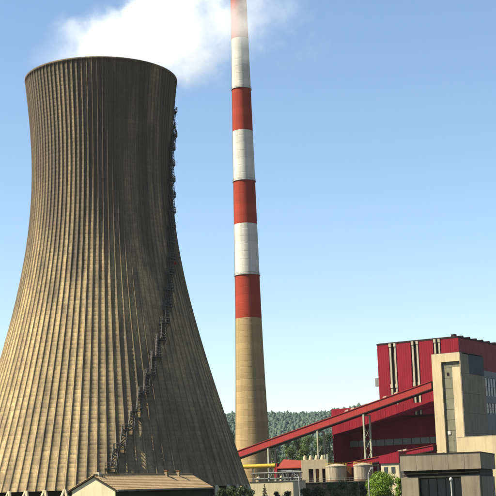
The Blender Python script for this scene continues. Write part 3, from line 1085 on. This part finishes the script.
# cream hut under the low gallery
a = P(380.5, 463.5, 404)
fr = frame((a.x, a.y, 0), ROT)
hut = thing('cream_hut', 'small cream hut with red monopitch roof behind the bright green tree', 'hut', (a.x, a.y, 0), ROT)
bx = loc(fr, 398.5, 462, 1, 0).x
MB().box(0, bx, .2, 5, 0, a.z - .05).build('wall', M['cream2'], hut)
MB().slant(-.3, bx + .3, -.3, 5.4, a.z, a.z + 2.2, a.z, a.z + 3.6).build('roof', M['red'], hut)
for k in range(2):
    MB().box(1.1 + k * 2.6, 2.4 + k * 2.6, .1, .197, a.z - 3.2, a.z - 1.2).build('window', M['glass'], hut)

# dark retaining wall in front of the tanks
a, b = P(294, 483.5, 392), P(368, 481.5, 392)
t = thing('retaining_wall', 'dark retaining wall running below the tanks and crusher house', 'wall', (a.x, a.y, 0))
nseg = 8
L = (b.x - a.x) / nseg
pm = MB().box(.03, L - .03, 0, .5, 0, a.z).build('wall_panel', M['dark'], t)
for k in range(1, nseg):
    share(pm, (k * L, 0, 0), t)
MB().box(-.1, b.x - a.x + .1, -.1, .6, a.z + .003, a.z + .2).build('coping', M['precast'], t)

rl = MB()
for k in range(nseg * 2 + 1):
    rl.bar((k * L / 2, .25, a.z + .2), (k * L / 2, .25, a.z + 1.25), .05, n=4)
for h in (.7, 1.22):
    rl.bar((0, .25, a.z + h), (b.x - a.x, .25, a.z + h), .04, n=4)
rl.build('railing', M['steel'], t)

# pipe rack between the yellow pipe and the low pale building
a = P(253, 474.5, 402)
fr = frame((a.x, a.y, 0), R(-12))
t = thing('pipe_rack', 'grey steel pipe rack under the bright yellow pipe', 'pipe rack', (a.x, a.y, 0), R(-12))
wd = loc(fr, 300, 474.5, 1, 0).x
for k in range(5):
    X = wd * k / 4
    MB().box(X - .12, X + .12, -.12, .12, 0, a.z + .3).box(X - .12, X + .12, 1.9, 2.1, 0, a.z + .3).box(X - .1, X + .1, .13, 1.89, a.z - .15, a.z).build('frame', M['darksteel'], t)
for yy, zz, rr_, mt in ((.4, .28, .26, 'steel'), (1.0, .22, .2, 'white'), (1.5, .2, .18, 'rust'), (.7, -1.5, .22, 'pale')):
    MB().bar((-.6, yy, a.z + zz), (wd + .6, yy, a.z + zz), rr_, n=10).build('pipe', M[mt], t)
for k, (px, w_) in enumerate(((258, 1.4), (281, 1.1))):
    v = loc(fr, px, 478, 1, 2.6)
    vt = thing('upright_vessel', ('pale upright vessel at the left end of the pipe rack', 'pale upright vessel at the middle of the pipe rack')[k], 'vessel', tuple(fr @ Vector((v.x, 3.4, 0))), 0, 'upright vessels')
    MB().lathe([(w_ * .5, 0), (w_ * .5, a.z - 1.2), (w_ * .35, a.z - .8), (.1, a.z - .65)], 16).build('vessel_body', M['tank'], vt)
    MB().bar((0, 0, a.z - .64), (0, 0, a.z + .6), .1, n=6).build('vent_pipe', M['steel'], vt)

# ------------------------------------------------------------------ street lamps
def lamp(label, px, ptop, Y, arm=0.0, globe=False, r=.07, group='lamp posts'):
    a = P(px, ptop, Y)
    t = thing('street_lamp', label, 'street lamp', (a.x, a.y, 0), 0, group)
    MB().bar((0, 0, .3), (0, 0, a.z), r * 1.3, r, 8).build('post', M['white'], t)
    MB().bar((0, 0, 0), (0, 0, .3), r * 2.4, r * 2.0, 8).build('base', M['steel'], t)
    if arm:
        MB().bar((0, 0, a.z - .05), (arm * .45, 0, a.z + .8), r * .8, n=6).bar((arm * .45, 0, a.z + .8), (arm * .6, 0, a.z + .9), r * .8, n=6).build('arm', M['white'], t)
        MB().slant(arm, arm * .55, -.22, .22, a.z + .95, a.z + 1.15, a.z + .85, a.z + 1.2).build('lamp_head', M['white'], t)
    if globe:
        MB().lathe([(.04, a.z - .05), (.2, a.z + .05), (.27, a.z + .27), (.2, a.z + .46), (.05, a.z + .54)], 14).build('lamp_globe', M['white'], t, True)
    return t


lamp('tall street lamp with an arm reaching left in front of the low pale building', 298.8, 476.5, 250, -2.4)
lamp('white globe lamp post in front of the dark glazed front', 451, 481.0, 190, globe=True, r=.09)
lamp('slim pale lamp post standing in front of the bright green tree', 368.2, 474, 226, globe=False, arm=.9)

# ------------------------------------------------------------------ trees
def leaves(name, blobs, n, size, mat, parent, seed, flat=.0):
    rng = np.random.default_rng(seed)
    w = np.array([b[1][0] * b[1][1] * b[1][2] for b in blobs]) ** .67
    idx = rng.choice(len(blobs), n, p=w / w.sum())
    c = np.array([b[0] for b in blobs])[idx]
    r_ = np.array([b[1] for b in blobs])[idx]
    d = rng.normal(size=(n, 3))
    d /= np.linalg.norm(d, axis=1)[:, None]
    rad_ = (rng.random(n) ** .45)[:, None]
    p = c + d * r_ * rad_
    nrm = d + rng.normal(0, .6, (n, 3)) + np.array([0, 0, .35])
    nrm /= np.linalg.norm(nrm, axis=1)[:, None]
    t = np.cross(nrm, rng.normal(size=(n, 3)))
    t /= np.linalg.norm(t, axis=1)[:, None]
    b = np.cross(nrm, t)
    s = (size * rng.uniform(.6, 1.4, n))[:, None]
    quad = np.stack([p - t * s, p - b * s * .55, p + t * s, p + b * s * .55], 1).reshape(-1, 3)
    return np_mesh(name, quad, np.arange(4 * n).reshape(-1, 4), mat, parent)


def tree(label, px, ptop, Y, width, mat, seed, n=1500, size=.3, name='tree', cat='tree', group=None, low=.15, dy=0.0):
    rng = random.Random(seed)
    a = P(px, ptop, Y)
    H, rw = a.z, width / 2
    t = thing(name, label, cat, (a.x, a.y, 0), 0, group)
    blobs = []
    nb = 13
    for k in range(nb):
        zz = low + (1 - low) * (k + .5) / nb
        env = math.sin(min(1, (1.04 - zz) / .62) * math.pi / 2) ** .8
        w = rng.uniform(0, 6.28)
        rr_ = rw * env * rng.uniform(.15, .72)
        br = rw * rng.uniform(.30, .48)
        zc = min(H * zz, H - br * .8)
        blobs.append(((rr_ * math.cos(w), rr_ * math.sin(w), zc), (br, br, br * rng.uniform(.65, .95))))
    blobs.append(((0, 0, H - rw * .36), (rw * .42, rw * .42, rw * .36)))
    tk = MB()
    tk.bar((0, 0, 0), (rng.uniform(-.1, .1), 0, H * .45), .045 * H * .5, .02 * H * .5, 8)
    for b in blobs[::2]:
        tk.bar((0, 0, H * rng.uniform(.18, .4)), b[0], .013 * H, .005 * H, 5)
    tk.build('trunk', M['bark'], t)
    leaves('crown', blobs, n, size, mat, t, seed)
    return t


def conifer(label, px, ptop, Y, width, seed, group=None, n=1200):
    rng = random.Random(seed)
    a = P(px, ptop, Y)
    H = a.z
    t = thing('conifer_tree', label, 'tree', (a.x, a.y, 0), 0, group)
    MB().bar((0, 0, 0), (0, 0, H * .95), .02 * H, .004 * H, 7).build('trunk', M['bark'], t)
    blobs = []
    for k in range(46):
        f = k / 46
        w = k * 2.4
        rr_ = width / 2 * (1 - f) * rng.uniform(.5, .85)
        br = .12 * width * (1.25 - f)
        blobs.append(((rr_ * math.cos(w), rr_ * math.sin(w), H * (.08 + .9 * f) - rr_ * .15), (br * 1.3, br * 1.3, br * .8)))
    leaves('crown', blobs, n, .16, M['needle'], t, seed)
    return t


tree('bright green leafy tree in front of the stained tank and flat roofed building', 383, 471.5, 236, 9.0, M['leafbright'], 3, 14000, .15)
tree('small bright shrub tucked against the grey brown concrete building', 398, 478, 216, 2.6, M['leafbright'], 5, 3000, .12, name='shrub', cat='shrub')
conifer('small dark conifer in front of the low pale cream building', 264.5, 483.5, 330, 3.4, 4)
for i, (px, py, w_) in enumerate(((277, 491.2, 4.0), (287, 490.6, 4.4))):
    tree(('rounded dark shrub right of the small conifer', 'rounded dark shrub by the foot of the tall street lamp')[i], px, py, 322, w_, M['leafdark'], 20 + i, 900, .2, name='shrub', cat='shrub', group='shrubs along the yard edge')
row = [(305, 488, 5, 'leafdark', 'dark shrub just right of the tall street lamp'), (318, 486.5, 6, 'leafdark', 'dark shrub below the cream pinnacled tower'),
       (331, 482.0, 6.5, 'leafmid', 'green shrub in front of the left stained tank'), (344, 480, 7, 'leafmid', 'taller green shrub below the rusty hopper'),
       (355, 482, 6, 'leafmid', 'green shrub below the right stained tank'), (363, 484, 5, 'leafdark', 'dark shrub beside the slim pale lamp post')]
for i, (px, py, w_, mt, lab) in enumerate(row):
    tree(lab, px, py, 300 + (i % 2) * 14, w_, M[mt], 40 + i, 1700, .22, name='shrub', cat='shrub', group='shrubs along the yard edge', low=.05)
for i, (px, py, w_) in enumerate(((222, 488.0, 4.6), (232, 486.0, 5.2), (243, 485.5, 5.6), (251, 489.5, 3.6))):
    tree(['dark shrub beside the far end of the long cream house', 'dark shrub at the right foot of the cooling tower', 'tallest dark shrub at the right foot of the cooling tower', 'small dark shrub by the left end of the low pale building'][i],
         px, py, 258 + 3 * (i % 2), w_, M['leafdark'], 120 + i, 1700, .2, name='shrub', cat='shrub', group='shrubs along the yard edge', low=.04)
mid = [(229, 431, 11), (274, 440, 13), (285, 436, 14), (297, 437, 13), (308, 434, 15), (319, 436, 13), (330, 432, 14), (291, 446, 12), (304, 447, 12), (322, 446, 13)]
labs = ['tree just visible between the cooling tower and the chimney', 'tree behind the conveyor nearest to the chimney', 'broad tree behind the red roofed hall', 'tree behind the conveyor above the red roof', 'tallest tree behind the conveyor left of its tall trestle',
        'tree directly behind the tall pale trestle leg', 'tree beside the left end of the dark red hall', 'lower tree rising over the orange red roof', 'lower tree left of the cream pinnacled tower', 'lower tree over the cream pinnacled tower']
for i, (px, py, w_) in enumerate(mid):
    tree(labs[i], px, py, 640 + 22 * (i % 4) - (60 if i > 6 else 0), w_, M['leafmid'] if i % 3 else M['leafdark'], 70 + i, 3600, .34, group='trees behind the conveyor')

# ------------------------------------------------------------------ steam plume (a real volume over the tower mouth)
def steam():
    k = NT('steam_volume')
    k.t.nodes.remove(k.b)
    tc = k.n('TexCoord').outputs['Object']
    big = k.n('TexNoise')
    big.inputs['Scale'].default_value = .05
    big.inputs['Detail'].default_value = 5
    k.t.links.new(tc, big.inputs['Vector'])
    sx = k.n('SeparateXYZ')
    wp = k.n('VectorMath', operation='SUBTRACT')
    k.t.links.new(big.outputs['Color'], wp.inputs[0])
    wp.inputs[1].default_value = (.5, .5, .5)
    w2 = k.n('VectorMath', operation='SCALE')
    k.t.links.new(wp.outputs[0], w2.inputs[0])
    w2.inputs['Scale'].default_value = 26.0
    w3 = k.n('VectorMath', operation='ADD')
    k.t.links.new(w2.outputs[0], w3.inputs[0])
    k.t.links.new(tc, w3.inputs[1])
    k.t.links.new(w3.outputs[0], sx.inputs[0])
    s = sx.outputs[0]
    y, z_ = sx.outputs[1], sx.outputs[2]
    r2 = k.math('SQRT', k.math('ADD', k.math('MULTIPLY', y, y), k.math('MULTIPLY', z_, z_)))
    rad_ = k.math('ADD', k.math('MULTIPLY', s, .34), 11.5)
    edge = k.math('SUBTRACT', 1.0, k.math('DIVIDE', r2, rad_))
    n1 = k.noise(tc, .12, 8, .68)
    shp = k.math('ADD', edge, k.math('MULTIPLY', k.math('SUBTRACT', n1, .50), 3.4))
    shp = k.math('SUBTRACT', shp, k.math('MULTIPLY', k.ramp(s, 24.0, 82.0), 1.15))
    d = k.ramp(shp, .0, .6)
    head = k.ramp(s, -17.0, 4.0)
    tail = k.ramp(s, 80.0, 40.0)
    lim = k.ramp(edge, 0.0, .25)
    d = k.math('MULTIPLY', k.math('MULTIPLY', d, lim), k.math('MULTIPLY', head, tail))
    v = k.n('VolumePrincipled')
    v.inputs['Color'].default_value = (1, 1, 1, 1)
    v.inputs['Anisotropy'].default_value = .1
    k.put(v.inputs['Density'], k.math('MULTIPLY', k.math('POWER', d, 1.3), k.math('ADD', .028, k.math('MULTIPLY', k.ramp(s, 42.0, -2.0), .05))))
    k.t.links.new(v.outputs[0], k.out.inputs['Volume'])
    k.m.cycles.volume_step_rate = .6
    return k.m


pl = MB().box(-22, 84, -40, 40, -40, 40).build('steam_cloud', steam())
tag(pl, 'white steam plume drifting right from the cooling tower mouth', kind='stuff')
dirv = Vector((.78, .35, .36)).normalized()
pl.location = (ax - 2, ay, ZTOP + 8.5)
pl.rotation_euler = dirv.to_track_quat('X', 'Z').to_euler()

# ------------------------------------------------------------------ thin summer haze
k = NT('haze_volume')
k.t.nodes.remove(k.b)
v = k.n('VolumePrincipled')
v.inputs['Color'].default_value = (.80, .88, 1, 1)
v.inputs['Density'].default_value = .000022
v.inputs['Anisotropy'].default_value = .2
k.t.links.new(v.outputs[0], k.out.inputs['Volume'])
hzb = MB().box(-3100, 3100, -80, 4200, -2.5, 300).build('haze', k.m)
tag(hzb, 'pale summer haze softening the far hill', kind='stuff')
